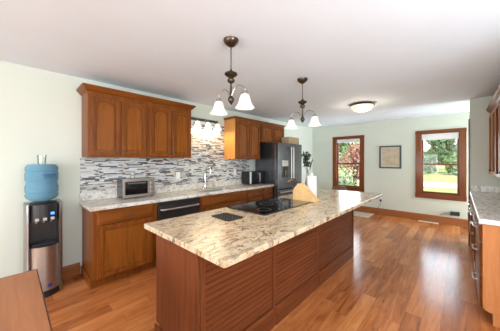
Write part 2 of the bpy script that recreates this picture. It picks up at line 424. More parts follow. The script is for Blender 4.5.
# ------------------------------------------------------------------ windows of the far wall
def window(name, yc, label):
    w = bpy.data.objects.new(name, None); COL.objects.link(w); w.location = (XF, yc, 0); ORIGIN[w.name] = (XF, yc, 0)
    w['kind'] = 'structure'; w['label'] = label
    bm = bmesh.new(); o = .442
    box(bm, XF - .022, XF - .0005, yc - o, yc - HW + .012, .56, 2.125); box(bm, XF - .022, XF - .0005, yc + HW - .012, yc + o, .56, 2.125)
    emit('casing', bm, 'casing_z', w, .004)
    emit('head_casing', B((XF - .026, XF - .0005, yc - o - .004, yc + o + .004, HZ1 - .012, 2.13)), 'casing_y', w, .004)
    emit('sill_casing', B((XF - .026, XF - .0005, yc - o - .004, yc + o + .004, .545, HZ0 + .012)), 'casing_y', w, .004)
    bm = bmesh.new()
    box(bm, XF - .001, XF + .158, yc - HW, yc - HW + .018, HZ0, HZ1); box(bm, XF - .001, XF + .158, yc + HW - .018, yc + HW, HZ0, HZ1)
    box(bm, XF - .001, XF + .158, yc - HW, yc + HW, HZ0, HZ0 + .02); box(bm, XF - .001, XF + .158, yc - HW, yc + HW, HZ1 - .02, HZ1)
    emit('jamb', bm, 'casing_z', w)
    mid = 1.335
    for (z0, z1, x) in ((mid - .02, HZ1 - .02, XF + .075), (HZ0 + .02, mid + .02, XF + .04)):
        bm = bmesh.new(); a, b = yc - HW + .018, yc + HW - .018; t = .03
        box(bm, x, x + .03, a, a + t, z0, z1); box(bm, x, x + .03, b - t, b, z0, z1)
        box(bm, x, x + .03, a + t, b - t, z0, z0 + .035); box(bm, x, x + .03, a + t, b - t, z1 - .035, z1)
        s = emit('sash', bm, 'casing_z', w, .003)
        emit('pane', B((x + .013, x + .017, a + t - .004, b - t + .004, z0 + .03, z1 - .03)), 'pane', s)
    emit('sash_lock', B((XF + .02, XF + .045, yc - .03, yc + .03, mid + .022, mid + .034)), 'bronze', w, .003)
    return w
window('window_1', WIN[0], 'wood cased double hung window behind the island, red bush outside')
window('window_2', WIN[1], 'wood cased double hung window at right, lawn outside')
def blind(yc, h, label):
    t = thing('window_blind', label, 'blind', (XF + .02, yc, 2.04), 'raised window blinds')
    emit('head_rail', B((XF + .003, XF + .035, yc - .325, yc + .325, 2.015, 2.044)), 'blind', t, .003)
    bm = bmesh.new(); n = 6; poly = []
    for i in range(n + 1):
        z = 2.014 - h * i / n; poly.append((XF + .008 if i % 2 else XF + .016, z))
    for i in range(n, -1, -1):
        z = 2.014 - h * i / n; poly.append((XF + .022 if i % 2 else XF + .030, z))
    prism(bm, poly, 'y', yc - .322, yc + .322)
    emit('pleats', bm, 'blind', t)
    emit('bottom_rail', B((XF + .006, XF + .032, yc - .322, yc + .322, 2.014 - h - .016, 2.014 - h - .001)), 'blind', t, .003)
blind(WIN[0], .05, 'white pleated blind raised to the top of the left far window')
blind(WIN[1], .09, 'white pleated blind raised to the top of the right far window')

# ------------------------------------------------------------------ cabinet pieces
def fmap(face, side):
    """local (u along x, v up, w outwards) -> room, for fronts that look along -y (side -1) or +y (side 1)"""
    return lambda u, v, w: (u, face + side * w, v)
def lbox(bm, F, u0, u1, v0, v1, w0, w1):
    p = [F(u, v, w) for w in (w0, w1) for u, v in ((u0, v0), (u1, v0), (u1, v1), (u0, v1))]
    vs = [bm.verts.new(q) for q in p]
    for f in ((0, 3, 2, 1), (4, 5, 6, 7), (0, 1, 5, 4), (1, 2, 6, 5), (2, 3, 7, 6), (3, 0, 4, 7)): bm.faces.new([vs[i] for i in f])
def lprism(bm, F, poly, w0, w1, inset=0):
    a = [F(u, v, w0) for u, v in poly]
    if inset:
        cu = sum(p[0] for p in poly) / len(poly); cv = sum(p[1] for p in poly) / len(poly)
        us = [p[0] for p in poly]; vs = [p[1] for p in poly]; su = 1 - 2 * inset / (max(us) - min(us)); sv = 1 - 2 * inset / (max(vs) - min(vs))
        cu = (max(us) + min(us)) / 2; cv = (max(vs) + min(vs)) / 2
        b = [F(cu + (u - cu) * su, cv + (v - cv) * sv, w1) for u, v in poly]
    else: b = [F(u, v, w1) for u, v in poly]
    ring_loft(bm, [a, b])
def knob(F, u, v, w, parent, m='pewter'):
    bm = bmesh.new()
    prof = [(.005, 0), (.005, .012), (.013, .016), (.015, .022), (.011, .028), (.001, .030)]
    rings = [[F(u + max(r, 1e-4) * math.cos(2 * PI * i / 12), v + max(r, 1e-4) * math.sin(2 * PI * i / 12), w + h) for i in range(12)] for r, h in prof]
    ring_loft(bm, rings); emit('knob', bm, m, parent, smooth=True)
def pull(F, u0, u1, v, w, parent, m='pewter', r=.006, out=.032, vert=False):
    bm = bmesh.new()
    if vert: c = [F(v, u0, w), F(v, u0 + .004, w + out * .8), F(v, u0 + .03, w + out), F(v, u1 - .03, w + out), F(v, u1 - .004, w + out * .8), F(v, u1, w)]
    else: c = [F(u0, v, w), F(u0 + .004, v, w + out * .8), F(u0 + .02, v, w + out), F(u1 - .02, v, w + out), F(u1 - .004, v, w + out * .8), F(u1, v, w)]
    tube(bm, curve_pts(c, 5), r, 8); emit('handle', bm, m, parent, smooth=True)
def door(F, u0, u1, v0, v1, parent, arch=0., grip=None, glass=False, st=.055, mv='cherry_v', mx='cherry_x', handle=None, raised=False):
    """frame and panel door; grip = (u, v) of a knob"""
    T = .024; bm = bmesh.new()
    lbox(bm, F, u0, u0 + st, v0, v1, .001, T); lbox(bm, F, u1 - st, u1, v0, v1, .001, T)
    lbox(bm, F, u0 + st, u1 - st, v0, v0 + st, .001, T)
    a, b = u0 + st, u1 - st; vt = v1 - st
    arc = []
    n = 12
    for i in range(n + 1):
        s = i / n; u = a + (b - a) * s
        d = arch * (math.sin(PI * s) ** 1.1) if arch else 0
        arc.append((u, vt - arch + d))
    lprism(bm, F, [(a, v1)] + arc + [(b, v1)], .001, T)
    dr = emit('door', bm, mv, parent, .005)
    bm = bmesh.new()
    if glass:
        lbox(bm, F, a - .004, b + .004, v0 + st - .004, v1 - st + .004, .008, .012); emit('pane', bm, 'cabglass', dr)
    else:
        e = .0005
        poly = [(a + e, v0 + st + e), (b - e, v0 + st + e)] + [(min(max(u, a + e), b - e), v - e) for u, v in arc[::-1]]
        lprism(bm, F, poly, .002, .006)
        if raised:
            cu = (a + b) / 2; cv = (v0 + st + vt) / 2
            k = .019; su = 1 - 2 * k / (b - a); sv = 1 - 2 * k / (vt - v0 - st)
            inner = [(cu + (u - cu) * su, cv + (v - cv) * sv) for u, v in poly]
            lprism(bm, F, inner, .006, .019, .006)
        emit('panel', bm, 'cherry_panel' if mv == 'cherry_v' else mv, dr)
    if grip: knob(F, grip[0], grip[1], T - .0005, dr)
    if handle: pull(F, handle[0], handle[1], handle[2], T, dr, 'steel', vert=True)
    return dr
def drawer(F, u0, u1, v0, v1, parent, m='cherry_x', hw=.11, hm='pewter', handle=True):
    bm = bmesh.new(); lbox(bm, F, u0, u1, v0, v1, .001, .012)
    lprism(bm, F, [(u0, v0), (u1, v0), (u1, v1), (u0, v1)], .012, .02, .008)
    d = emit('drawer', bm, m, parent)
    if handle: c = (u0 + u1) / 2; pull(F, c - hw / 2, c + hw / 2, (v0 + v1) / 2, .02, d, hm)
    return d

# base cabinets along the kitchen wall: face at Y = 2.94
FK = 2.94; F = fmap(FK, -1)
def carcass(x0, x1, face=FK, back=3.475, toe=.05, s=-1):
    bm = bmesh.new()
    prism(bm, [(face, .10), (face, .870), (back, .870), (back, 0), (face - s * toe, 0), (face - s * toe, .10)], 'x', x0, x1); return bm
t = thing('base_cabinet', 'cherry base cabinet with one drawer over one wide door, nearest the water cooler', 'cabinet', (.98, 3.2, 0), 'kitchen base cabinets')
emit('body', carcass(.62, 1.335), 'cherry_v', t, .002)
emit('base_moulding', B((.606, .62, 2.99, 3.470, 0, .11)), 'cherry_y', t, .004)
door(F, .66, 1.268, .108, .690, t)
drawer(F, .66, 1.268, .703, .852, t)
t = thing('base_cabinet', 'long cherry sink base cabinet right of the dishwasher', 'cabinet', (2.52, 3.2, 0), 'kitchen base cabinets')
bm = bmesh.new()
box(bm, 2.0, 3.05, FK, FK + .02, .10, .870); box(bm, 2.0, 3.05, FK + .05, FK + .07, 0, .10)
box(bm, 2.0, 2.018, FK + .02, 3.475, .10, .870); box(bm, 3.032, 3.05, FK + .02, 3.475, .10, .870); box(bm, 2.018, 3.032, FK + .02, 3.475, .10, .12)
emit('body', bm, 'cherry_v', t)
drawer(F, 2.045, 3.03, .703, .852, t, handle=False)
door(F, 2.045, 2.533, .108, .690, t, grip=(2.50, .64)); door(F, 2.541, 3.03, .108, .690, t, grip=(2.575, .64))
t = thing('base_cabinet', 'cherry drawer cabinet under the microwave', 'cabinet', (3.28, 3.2, 0), 'kitchen base cabinets')
emit('body', carcass(3.052, 3.508), 'cherry_v', t, .002)
for v0, v1 in ((.703, .852), (.45, .69), (.108, .438)): drawer(F, 3.075, 3.49, v0, v1, t)
t = thing('base_cabinet', 'narrow cherry drawer cabinet beside the fridge', 'cabinet', (3.68, 3.2, 0), 'kitchen base cabinets')
emit('body', carcass(3.510, 3.858), 'cherry_v', t, .002)
for v0, v1 in ((.703, .852), (.45, .69), (.108, .438)): drawer(F, 3.53, 3.84, v0, v1, t, hw=.09)

t = thing('dishwasher', 'black stainless dishwasher between cherry cabinets', 'dishwasher', (1.667, 3.2, 0))
emit('body', B((1.339, 1.996, 2.96, 3.47, .10, .868), (1.36, 1.975, 3.0, 3.4, 0, .10)), 'blackpl', t)
emit('door', B((1.343, 1.992, 2.922, 2.958, .105, .80)), 'blacksteel', t, .004)
emit('control_panel', B((1.343, 1.992, 2.922, 2.958, .803, .866)), 'blacksteel', t, .004)
bm = bmesh.new(); tube(bm, curve_pts([(1.38, 2.92, .765), (1.385, 2.895, .765), (1.45, 2.882, .765), (1.667, 2.874, .765), (1.885, 2.882, .765), (1.95, 2.895, .765), (1.955, 2.92, .765)], 5), .011, 10)
emit('handle', bm, 'steel', t, smooth=True)

# countertop on the kitchen run, with the sink cut-out
t = thing('countertop', 'speckled granite countertop along the kitchen wall under the mosaic', 'countertop', (2.2, 3.2, .872), 'granite countertops')
SX0, SX1, SY0, SY1 = 2.12, 2.86, 3.00, 3.37
bm = bmesh.new()
X0, X1, Y0, Y1, Z0, Z1 = .59, 3.864, 2.914, 3.488, .8715, .915
xs, ysq = (X0, SX0, SX1, X1), (Y0, SY0, SY1, Y1)
g = {(i, j, k): bm.verts.new((xs[i], ysq[j], (Z0, Z1)[k])) for i in range(4) for j in range(4) for k in range(2)}
for i in range(3):
    for j in range(3):
        if (i, j) == (1, 1): continue
        for k in range(2): bm.faces.new([g[i, j, k], g[i + 1, j, k], g[i + 1, j + 1, k], g[i, j + 1, k]])
def wallf(a, b): bm.faces.new([g[(*a, 0)], g[(*b, 0)], g[(*b, 1)], g[(*a, 1)]])
for i in range(3): wallf((i, 0), (i + 1, 0)); wallf((i, 3), (i + 1, 3)); wallf((0, i), (0, i + 1)); wallf((3, i), (3, i + 1))
wallf((1, 1), (2, 1)); wallf((1, 2), (2, 2)); wallf((1, 1), (1, 2)); wallf((2, 1), (2, 2))
emit('slab', bm, 'granite_cool_lit', t, .006)
emit('upstand', B((.592, 3.70, 3.462, 3.488, .9155, 1.014)), 'granite_cool_lit', t, .003)
t = thing('kitchen_sink', 'stainless sink set into the counter below the faucet', 'sink', (2.49, 3.185, .69))
bm = bmesh.new()
def rr(x0, x1, y0, y1, r, z, n=5):
    p = []
    for cx, cy, a0 in ((x1 - r, y1 - r, 0), (x0 + r, y1 - r, 90), (x0 + r, y0 + r, 180), (x1 - r, y0 + r, 270)):
        for i in range(n + 1):
            a = math.radians(a0 + 90 * i / n); p.append((cx + r * math.cos(a), cy + r * math.sin(a), z))
    return p
e = .004
R = [rr(SX0 + e, SX1 - e, SY0 + e, SY1 - e, .03, .916), rr(SX0 + e, SX1 - e, SY0 + e, SY1 - e, .03, .88), rr(SX0 + .015, SX1 - .015, SY0 + .015, SY1 - .015, .05, .72), rr(SX0 + .06, SX1 - .06, SY0 + .06, SY1 - .06, .05, .70)]
RV = [[bm.verts.new(p) for p in r] for r in R]
for a, b in zip(RV, RV[1:]):
    for i in range(len(a)): bm.faces.new((a[i], a[(i + 1) % len(a)], b[(i + 1) % len(a)], b[i]))
bm.faces.new(RV[-1])
o = emit('basin', bm, 'steel', t, smooth=True); sd = o.modifiers.new('solid', 'SOLIDIFY'); sd.thickness = .003; sd.offset = -1
bm = bmesh.new(); lathe(bm, [(.04, 0), (.04, .003), (.03, .002), (.028, .0005)], (2.49, 3.185, .7005), 16); emit('drain', bm, 'chrome', t)
t = thing('faucet', 'tall chrome gooseneck faucet behind the sink', 'faucet', (2.445, 3.415, .915))
bm = bmesh.new(); lathe(bm, [(.028, 0), (.028, .01), (.018, .02), (.016, .08), (.012, .09)], (2.445, 3.415, .9155), 16); emit('base', bm, 'chrome', t, smooth=True)
bm = bmesh.new(); tube(bm, curve_pts([(2.445, 3.415, 1.0), (2.445, 3.415, 1.2), (2.445, 3.395, 1.285), (2.445, 3.33, 1.315), (2.445, 3.265, 1.285), (2.445, 3.25, 1.20)], 6), .012, 10); emit('spout', bm, 'chrome', t, smooth=True)
bm = bmesh.new(); tube(bm, [(2.46, 3.415, .96), (2.50, 3.41, .975), (2.555, 3.40, 1.0)], [.009, .007, .006], 8); emit('lever', bm, 'chrome', t, smooth=True)

# ------------------------------------------------------------------ wall cabinets
FU = 3.16; FW = fmap(FU, -1)
def crown(x0, x1, yf, yb, prof, label, m='cherry_x', s=-1, at=None):
    bm = bmesh.new(); rings = []
    for out, z in prof:
        rings.append([(x0 - out, yb, z), (x0 - out, yf + s * out, z), (x1 + out, yf + s * out, z), (x1 + out, yb, z)])
    ring_loft(bm, rings)
    return tag(emit('crown_moulding', bm, m, None, .002, at=((x0 + x1) / 2, (yf + yb) / 2, prof[0][1])), label, 'moulding', 'cabinet crown mouldings')
ZB = 1.467
def wall_cab(x0, x1, z0, z1, label, arch=.045, pad=.012, left='cherry_v', knobs=True):
    t = thing('wall_cabinet', label, 'cabinet', ((x0 + x1) / 2, 3.32, z0), 'kitchen wall cabinets')
    emit('body', B((x0, x1, FU, 3.478, z0, z1)), 'cherry_v', t, .002)
    c = (x0 + x1) / 2
    a, b = z0 + .022, z1 - .05
    door(FW, x0 + .024, c - .012, a, b, t, arch, (c - .037, a + .05) if knobs else None, st=.043, raised=True)
    door(FW, c + .012, x1 - .024, a, b, t, arch, (c + .037, a + .05) if knobs else None, st=.043, raised=True)
    return t
wall_cab(.615, 1.302, ZB, 2.235, 'cherry wall cabinet with two arched doors, nearest the water cooler')
wall_cab(1.304, 1.992, ZB, 2.235, 'cherry wall cabinet with two arched doors, left of the light bar')
crown(.615, 1.992, FU, 3.478, [(.004, 2.2355), (.008, 2.243), (.022, 2.252), (.045, 2.283), (.052, 2.288), (.056, 2.306)], 'stepped cherry crown along the top of the left wall cabinets')
t = wall_cab(2.962, 3.690, 1.452, 2.235, 'cherry wall cabinet above the microwave, right of the light bar', .03)
o = emit('side_panel', B((2.9555, 2.9615, FU + .002, 3.476, 1.453, 2.233)), 'honey', t); o['label'] = 'cabinet side panel coloured as lit by the light bar'  # added panel carrying the light bar's glow in its colour
wall_cab(3.692, 4.595, 1.828, 2.235, 'short cherry wall cabinet over the fridge', .02)
crown(2.957, 4.595, FU, 3.478, [(.003, 2.2355), (.006, 2.243), (.018, 2.262), (.024, 2.266), (.026, 2.280)], 'cherry crown along the cabinets by the fridge')

# three-light bar above the sink
t = thing('wall_light_bar', 'three-light bar with glowing bell glass shades above the sink', 'light', (2.47, 3.44, 2.17))
emit('back_plate', B((2.17, 2.79, 3.462, 3.489, 2.15, 2.195)), 'pewter', t, .006)
for i, x in enumerate((2.255, 2.48, 2.705)):
    bm = bmesh.new(); tube(bm, curve_pts([(x, 3.465, 2.172), (x, 3.41, 2.178), (x, 3.385, 2.165), (x, 3.38, 2.135)], 5), .008, 8); emit('arm', bm, 'nickel', t, smooth=True)
    bm = bmesh.new(); lathe(bm, [(.012, .142), (.024, .138), (.028, .118)], (x, 3.38, 2.0), 16); emit('socket_cup', bm, 'nickel', t, smooth=True)
    bm = bmesh.new(); lathe(bm, [(.026, .122), (.036, .10), (.044, .065), (.056, .03), (.075, .002), (.073, .001), (.053, .03), (.041, .065), (.033, .098), (.02, .118)], (x, 3.38, 2.0), 20, cap=True)
    emit('shade', bm, 'barshade', t, smooth='all')
    l = add_light('bar_bulb', 'POINT', (x, 3.38, 2.02), 4.0, (1, .78, .45), radius=.03)

# ------------------------------------------------------------------ fridge and what stands by it
t = thing('refrigerator', 'black stainless french door refrigerator with ice dispenser', 'refrigerator', (4.36, 3.15, 0))
FX0, FX1, FY = 3.875, 4.845, 2.81
emit('body', B((FX0, FX1, 2.885, 3.46, .03, 1.812)), 'blacksteel', t, .004)
FF = fmap(2.88, -1); mid = 4.36
def fdoor(u0, u1, v0, v1, name):
    bm = bmesh.new(); poly = [(2.881, v0), (2.881, v1), (2.83, v1), (2.815, v1 - .012), (2.812, (v0 + v1) / 2), (2.815, v0 + .012), (2.83, v0)]
    prism(bm, poly, 'x', u0, u1); return emit(name, bm, 'blacksteel', t, .004)
d1 = fdoor(FX0, mid - .003, .80, 1.812, 'door'); d2 = fdoor(mid + .003, FX1, .80, 1.812, 'door')
w1 = fdoor(FX0, FX1, .44, .793, 'drawer'); w2 = fdoor(FX0, FX1, .06, .433, 'drawer')
FH = fmap(2.813, -1)
pull(FH, .92, 1.70, mid - .045, 0, d1, 'nickel', .011, .05, True); pull(FH, .92, 1.70, mid + .045, 0, d2, 'nickel', .011, .05, True)
pull(FH, FX0 + .08, FX1 - .08, .745, 0, w1, 'steel', .011, .05); pull(FH, FX0 + .08, FX1 - .08, .385, 0, w2, 'steel', .011, .05)
emit('dispenser_panel', B((4.02, 4.25, 2.803, 2.811, 1.30, 1.43)), 'nickel', d1, .003)
emit('dispenser_recess', B((4.02, 4.25, 2.805, 2.811, 1.06, 1.296)), 'blackgl', d1, .002)
emit('dispenser_paddle', B((4.10, 4.17, 2.790, 2.804, 1.10, 1.22)), 'pewter', d1, .003)
for x in (3.93, 4.79):
    for y in (2.93, 3.40): bm = bmesh.new(); lathe(bm, [(.022, 0), (.022, .03)], (x, y, 0.0005), 12); emit('foot', bm, 'blackpl', t)
t = thing('storage_basket', 'tan woven basket with dark end on top of the fridge', 'basket', (4.63, 3.0, 1.813))
bm = bmesh.new()
bz = 1.8135
R = [rr(4.43, 4.82, 2.90, 3.12, .03, bz), rr(4.42, 4.835, 2.89, 3.13, .03, bz + .15), rr(4.445, 4.81, 2.915, 3.105, .02, bz + .15), rr(4.45, 4.80, 2.92, 3.10, .02, bz + .015)]
ring_loft(bm, R); emit('weave', bm, 'basket', t)
bm = bmesh.new(); tube(bm, [Vector(p) for p in rr(4.415, 4.84, 2.885, 3.135, .03, bz + .155)] + [Vector(rr(4.415, 4.84, 2.885, 3.135, .03, bz + .155)[0])], .008, 6); emit('rim', bm, 'basket', t)
emit('end_band', B((4.838, 4.848, 2.90, 3.12, bz + .01, bz + .145)), 'dkbasket', t, .003)

# ------------------------------------------------------------------ small things on the kitchen counter
t = thing('toaster_oven', 'stainless toaster oven with dark glass door on the counter', 'toaster oven', (1.22, 3.33, .915))
tz = .916; ty = 3.215
emit('body', B((1.005, 1.425, ty + .012, 3.455, tz + .014, tz + .262)), 'blacksteel', t, .008)
bm = bmesh.new(); a = (1.005, 1.425)
box(bm, a[0], a[1], ty, ty + .012, tz + .225, tz + .262); box(bm, a[0], a[1], ty, ty + .012, tz + .014, tz + .05)
box(bm, a[0], a[0] + .03, ty, ty + .012, tz + .05, tz + .225); box(bm, 1.325, a[1], ty, ty + .012, tz + .05, tz + .225)
emit('front_frame', bm, 'warmsteel', t, .002)
d = emit('door', B((1.036, 1.324, ty - .006, ty + .01, tz + .052, tz + .223)), 'blackgl', t, .002)
bm = bmesh.new(); tube(bm, [(1.07, ty - .005, tz + .205), (1.07, ty - .032, tz + .205), (1.18, ty - .034, tz + .205), (1.29, ty - .032, tz + .205), (1.29, ty - .005, tz + .205)], .007, 8); emit('handle', bm, 'steel', d, smooth=True)
for z in (.075, .135, .195):
    bm = bmesh.new()
    rings = [[(1.375 + r * math.cos(2 * PI * i / 14), ty - h, tz + z + r * math.sin(2 * PI * i / 14)) for i in range(14)] for r, h in ((.019, 0), (.018, .014), (.015, .017))]
    ring_loft(bm, rings); emit('knob', bm, 'steel', t, smooth=True)
for x in (1.03, 1.40):
    for y in (3.25, 3.43): bm = bmesh.new(); lathe(bm, [(.012, 0), (.012, .014)], (x, y, tz - .0005), 10); emit('foot', bm, 'blackpl', t)
t = thing('microwave', 'black countertop microwave left of the fridge', 'microwave', (3.64, 3.33, .915))
mz = .916; my = 3.20
emit('body', B((3.42, 3.845, my + .015, 3.455, mz + .012, mz + .275)), 'blackpl', t, .006)
d = emit('door', B((3.47, 3.725, my, my + .014, mz + .014, mz + .273)), 'blackgl', t, .003)
emit('side_strip', B((3.42, 3.468, my, my + .014, mz + .014, mz + .273)), 'steel', t, .003)
emit('control_panel', B((3.728, 3.845, my, my + .014, mz + .014, mz + .273)), 'blackpl', t, .003)
bm = bmesh.new(); tube(bm, curve_pts([(3.70, my, mz + .05), (3.70, my - .03, mz + .06), (3.70, my - .035, mz + .14), (3.70, my - .03, mz + .225), (3.70, my, mz + .235)], 5), .009, 8); emit('handle', bm, 'steel', d, smooth=True)
for x in (3.45, 3.81):
    for y in (3.24, 3.43): bm = bmesh.new(); lathe(bm, [(.012, 0), (.012, .013)], (x, y, mz - .0005), 10); emit('foot', bm, 'blackpl', t)
def wall_outlet(x, z, label, m='white'):
    t = thing('wall_outlet', label, 'outlet', (x, YW - .01, z), 'outlets on the mosaic')
    emit('cover_plate', B((x - .036, x + .036, YW - .0145, YW - .0093, z - .058, z + .058)), m, t, .002)
    for dz in (-.024, .024):
        emit('socket', B((x - .017, x + .017, YW - .0165, YW - .0147, z + dz - .014, z + dz + .014)), 'white', t, .002)
    return t
wall_outlet(1.215, 1.212, 'grey metal outlet on the mosaic above the toaster oven', 'nickel')
wall_outlet(1.94, 1.172, 'white outlet on the mosaic right of the toaster oven')
wall_outlet(3.25, 1.18, 'white outlet on the mosaic left of the microwave')

# ------------------------------------------------------------------ island
IX0, IX1, IY0, IY1 = .739, 3.904, .869, 1.875
BX0, BX1, BY0, BY1 = .785, 3.545, 1.175, 1.745
t = thing('kitchen_island', 'long wooden kitchen island with horizontal slatted panels', 'island', (2.2, 1.46, 0))
bm = bmesh.new()
prism(bm, [(BY0 + .02, 0), (BY0 + .02, .8755), (BY1, .8755), (BY1, .16), (BY1 - .06, .16), (BY1 - .06, 0)], 'x', BX0 + .02, BX1 - .02)
emit('body', bm, 'island_v', t)
bm = bmesh.new()
prism(bm, [(BY0, 0), (BY0, .8755), (BY1, .8755), (BY1, .165), (BY1 - .06, .165), (BY1 - .06, 0)], 'x', BX0, BX0 + .019)
emit('end_panel', bm, 'island_v', t, .002)
emit('end_panel', B((BX1 - .019, BX1, BY0, BY1, 0, .8755)), 'island_v', t, .002)
emit('end_moulding', B((BX0 - .014, BX0 - .0005, BY0 - .014, BY1 + .004, 0, .15)), 'island_v', t, .004)
cuts = [(BX0 + .02, BX0 + .055), (1.535, 1.575), (2.362, 2.402), (BX1 - .055, BX1 - .02)]
for a, b in cuts: emit('post', B((a, b, BY0 - .006, BY0 + .0195, .0, .8755)), 'island_v', t, .003)
for (a, b) in ((cuts[0][1], cuts[1][0]), (cuts[1][1], cuts[2][0]), (cuts[2][1], cuts[3][0])):
    poly = [(BY0 + .0195, .8755), (BY0 + .0195, .16)]; z = .165; p = .0395
    poly = [(BY0 + .0195, .16)]
    while z < .86:
        z1 = min(z + p, .8755)
        poly += [(BY0 + .011, z), (BY0 + .011, z + .002), (BY0 + .004, z + .006), (BY0 + .004, z1 - .003)]
        z = z1
    poly += [(BY0 + .004, .8755), (BY0 + .0195, .8755)]
    bm = bmesh.new(); prism(bm, poly, 'x', a + .0005, b - .0005)
    emit('slatted_panel', bm, 'island_x', t)
    bm = bmesh.new(); prism(bm, [(BY0 + .0195, 0), (BY0 - .012, 0), (BY0 - .012, .135), (BY0 - .004, .158), (BY0 + .0195, .158)], 'x', a + .0005, b - .0005)
    emit('base_moulding', bm, 'island_x', t)
bm = bmesh.new()
R = []
for ins, z in ((.005, .8765), (0, .882), (0, .911), (.004, .9155)):
    R.append(rr(IX0 + ins, IX1 - ins, IY0 + ins, IY1 - ins, .016, z))
ring_loft(bm, R)
tag(emit('countertop', bm, 'granite', None, at=(2.3, 1.37, .8765)), 'cream and gold granite slab on top of the island', 'countertop', 'granite countertops')
tz = .9162
t = thing('cooktop', 'black glass electric cooktop set in the island top', 'cooktop', (2.05, 1.59, tz))
CX0, CX1, CY0, CY1 = 1.60, 2.50, 1.315, 1.845
bm = bmesh.new(); ring_loft(bm, [rr(CX0, CX1, CY0, CY1, .015, tz), rr(CX0, CX1, CY0, CY1, .015, tz + .006)]); emit('trim', bm, 'cooktrim', t)
bm = bmesh.new(); ring_loft(bm, [rr(CX0 + .006, CX1 - .006, CY0 + .006, CY1 - .006, .012, tz + .0062), rr(CX0 + .008, CX1 - .008, CY0 + .008, CY1 - .008, .012, tz + .0092)]); emit('glass_top', bm, 'blackgl', t)
for x, y, r in ((1.78, 1.70, .10), (1.78, 1.47, .075), (2.28, 1.70, .075), (2.28, 1.47, .11), (2.03, 1.64, .08)):
    bm = bmesh.new(); rings = []
    for rad, z in ((r, .0096), (r, .0099), (r - .006, .0099), (r - .006, .0096)): rings.append([(x + rad * math.cos(2 * PI * i / 40), y + rad * math.sin(2 * PI * i / 40), tz + z) for i in range(40)])
    ring_loft(bm, rings, False, True); emit('burner_ring', bm, 'grayring', t)
for k in range(5):
    bm = bmesh.new(); lathe(bm, [(.013, .0095), (.013, .0098), (.001, .0099)], (1.90 + .075 * k, 1.365, tz), 14); emit('touch_control', bm, 'grayring', t)
# iron trivet
bm = bmesh.new(); cx, cy, hx, hy = 1.335, 1.53, .085, .115
h0, h1 = tz, tz + .012
for (x0, x1, y0, y1) in ((cx - hx, cx + hx, cy - hy, cy - hy + .008), (cx - hx, cx + hx, cy + hy - .008, cy + hy), (cx - hx, cx - hx + .008, cy - hy, cy + hy), (cx + hx - .008, cx + hx, cy - hy, cy + hy)): box(bm, x0, x1, y0, y1, h0, h1)
st = .034
for sgn in (1, -1):
    k = -12
    while k < 13:
        c = k * st; pts = []
        for i in range(41):
            x = -hx + 2 * hx * i / 40; y = sgn * x + c
            if -hy < y < hy: pts.append((cx + x, cy + y, h0 + .006))
        if len(pts) > 2: tube(bm, [pts[0], pts[-1]], .0045, 6)
        k += 1
tag(emit('trivet', bm, 'iron', None, at=(cx, cy, tz)), 'dark lattice trivet lying on the island in front of the cooktop', 'trivet')
# knife block
kp = Vector((2.525, 1.60, tz)); ds = Vector((0, -1, 0)); dn = Vector((1, 0, 0))
def KP(s, n, z): return kp + ds * s + dn * n + Vector((0, 0, z))
prof = [(0, 0), (.325, 0), (.325, .012), (.10, .215), (.075, .213), (.0, .125)]
bm = bmesh.new(); ring_loft(bm, [[KP(s, n, z) for s, z in prof] for n in (0, .115)])
tag(emit('knife_block', bm, 'block', None, .004, at=tuple(kp)), 'pale slanted wooden knife block beside the cooktop', 'knife block')
kd = Vector((-.762, 0, .648)).normalized()
kspots = [('top row, nearest the cooktop edge', .2, .03, .125, .0125), ('', .5, .03, .115, .011), ('', .8, .03, .12, .011), ('', .2, .08, .11, .011), ('', .5, .08, .105, .010), ('', .8, .08, .115, .0125)]
klab = ['black handled knife, lowest of the front row in the knife block', 'black handled knife, middle of the front row in the knife block', 'black handled knife, topmost of the front row in the knife block',
        'black handled knife, lowest of the back row in the knife block', 'black handled knife, middle of the back row in the knife block', 'black handled knife, topmost of the back row in the knife block']
for i, (_, s, n, ln, r) in enumerate(kspots):
    ps = .075 * s; pz = .125 + .088 * s
    p0 = KP(ps, n, pz); dv = (ds * kd.x + Vector((0, 0, kd.z))).normalized(); p0 = p0 + dv * .0015
    t = thing('kitchen_knife', klab[i], 'knife', tuple(p0), 'knives in the block')
    bm = bmesh.new(); tube(bm, [p0 + dv * .012, p0 + dv * (.03), p0 + dv * (ln * .6), p0 + dv * (ln - .006), p0 + dv * ln], [r * 1.0, r * 1.25, r * 1.1, r * 1.3, r * 1.1], 8); emit('handle', bm, 'knifehandle', t, smooth=True)
    bm = bmesh.new(); tube(bm, [p0 + dv * (ln + .0003), p0 + dv * (ln + .006)], r * 1.1, 8); emit('end_cap', bm, 'steel', t)
    bm = bmesh.new(); tube(bm, [p0, p0 + dv * .012], r * .7, 8); emit('bolster', bm, 'steel', t)
# paper towel on its stand
px, py = 2.735, 1.437
t = thing('paper_towel_holder', 'upright paper towel stand behind the knife block', 'paper towel holder', (px, py, tz))
bm = bmesh.new(); lathe(bm, [(.075, 0), (.075, .008), (.065, .012)], (px, py, tz), 28); emit('base', bm, 'steel', t, smooth=True)
bm = bmesh.new(); lathe(bm, [(.008, .0125), (.008, .312), (.014, .317), (.017, .326), (.012, .335), (.002, .338)], (px, py, tz), 14); emit('rod', bm, 'white', t, smooth=True)
bm = bmesh.new(); lathe(bm, [(.062, .014), (.063, .02), (.063, .298), (.061, .303), (.02, .303), (.018, .298), (.018, .02), (.02, .014)], (px, py, tz), 32, cap=False)
bmesh.ops.bridge_loops(bm, edges=[e_ for e_ in bm.edges if e_.is_boundary])
tag(emit('paper_towel_roll', bm, 'paper', None, smooth=True, at=(px, py, tz + .014)), 'white paper towel roll standing behind the knife block', 'paper towel')
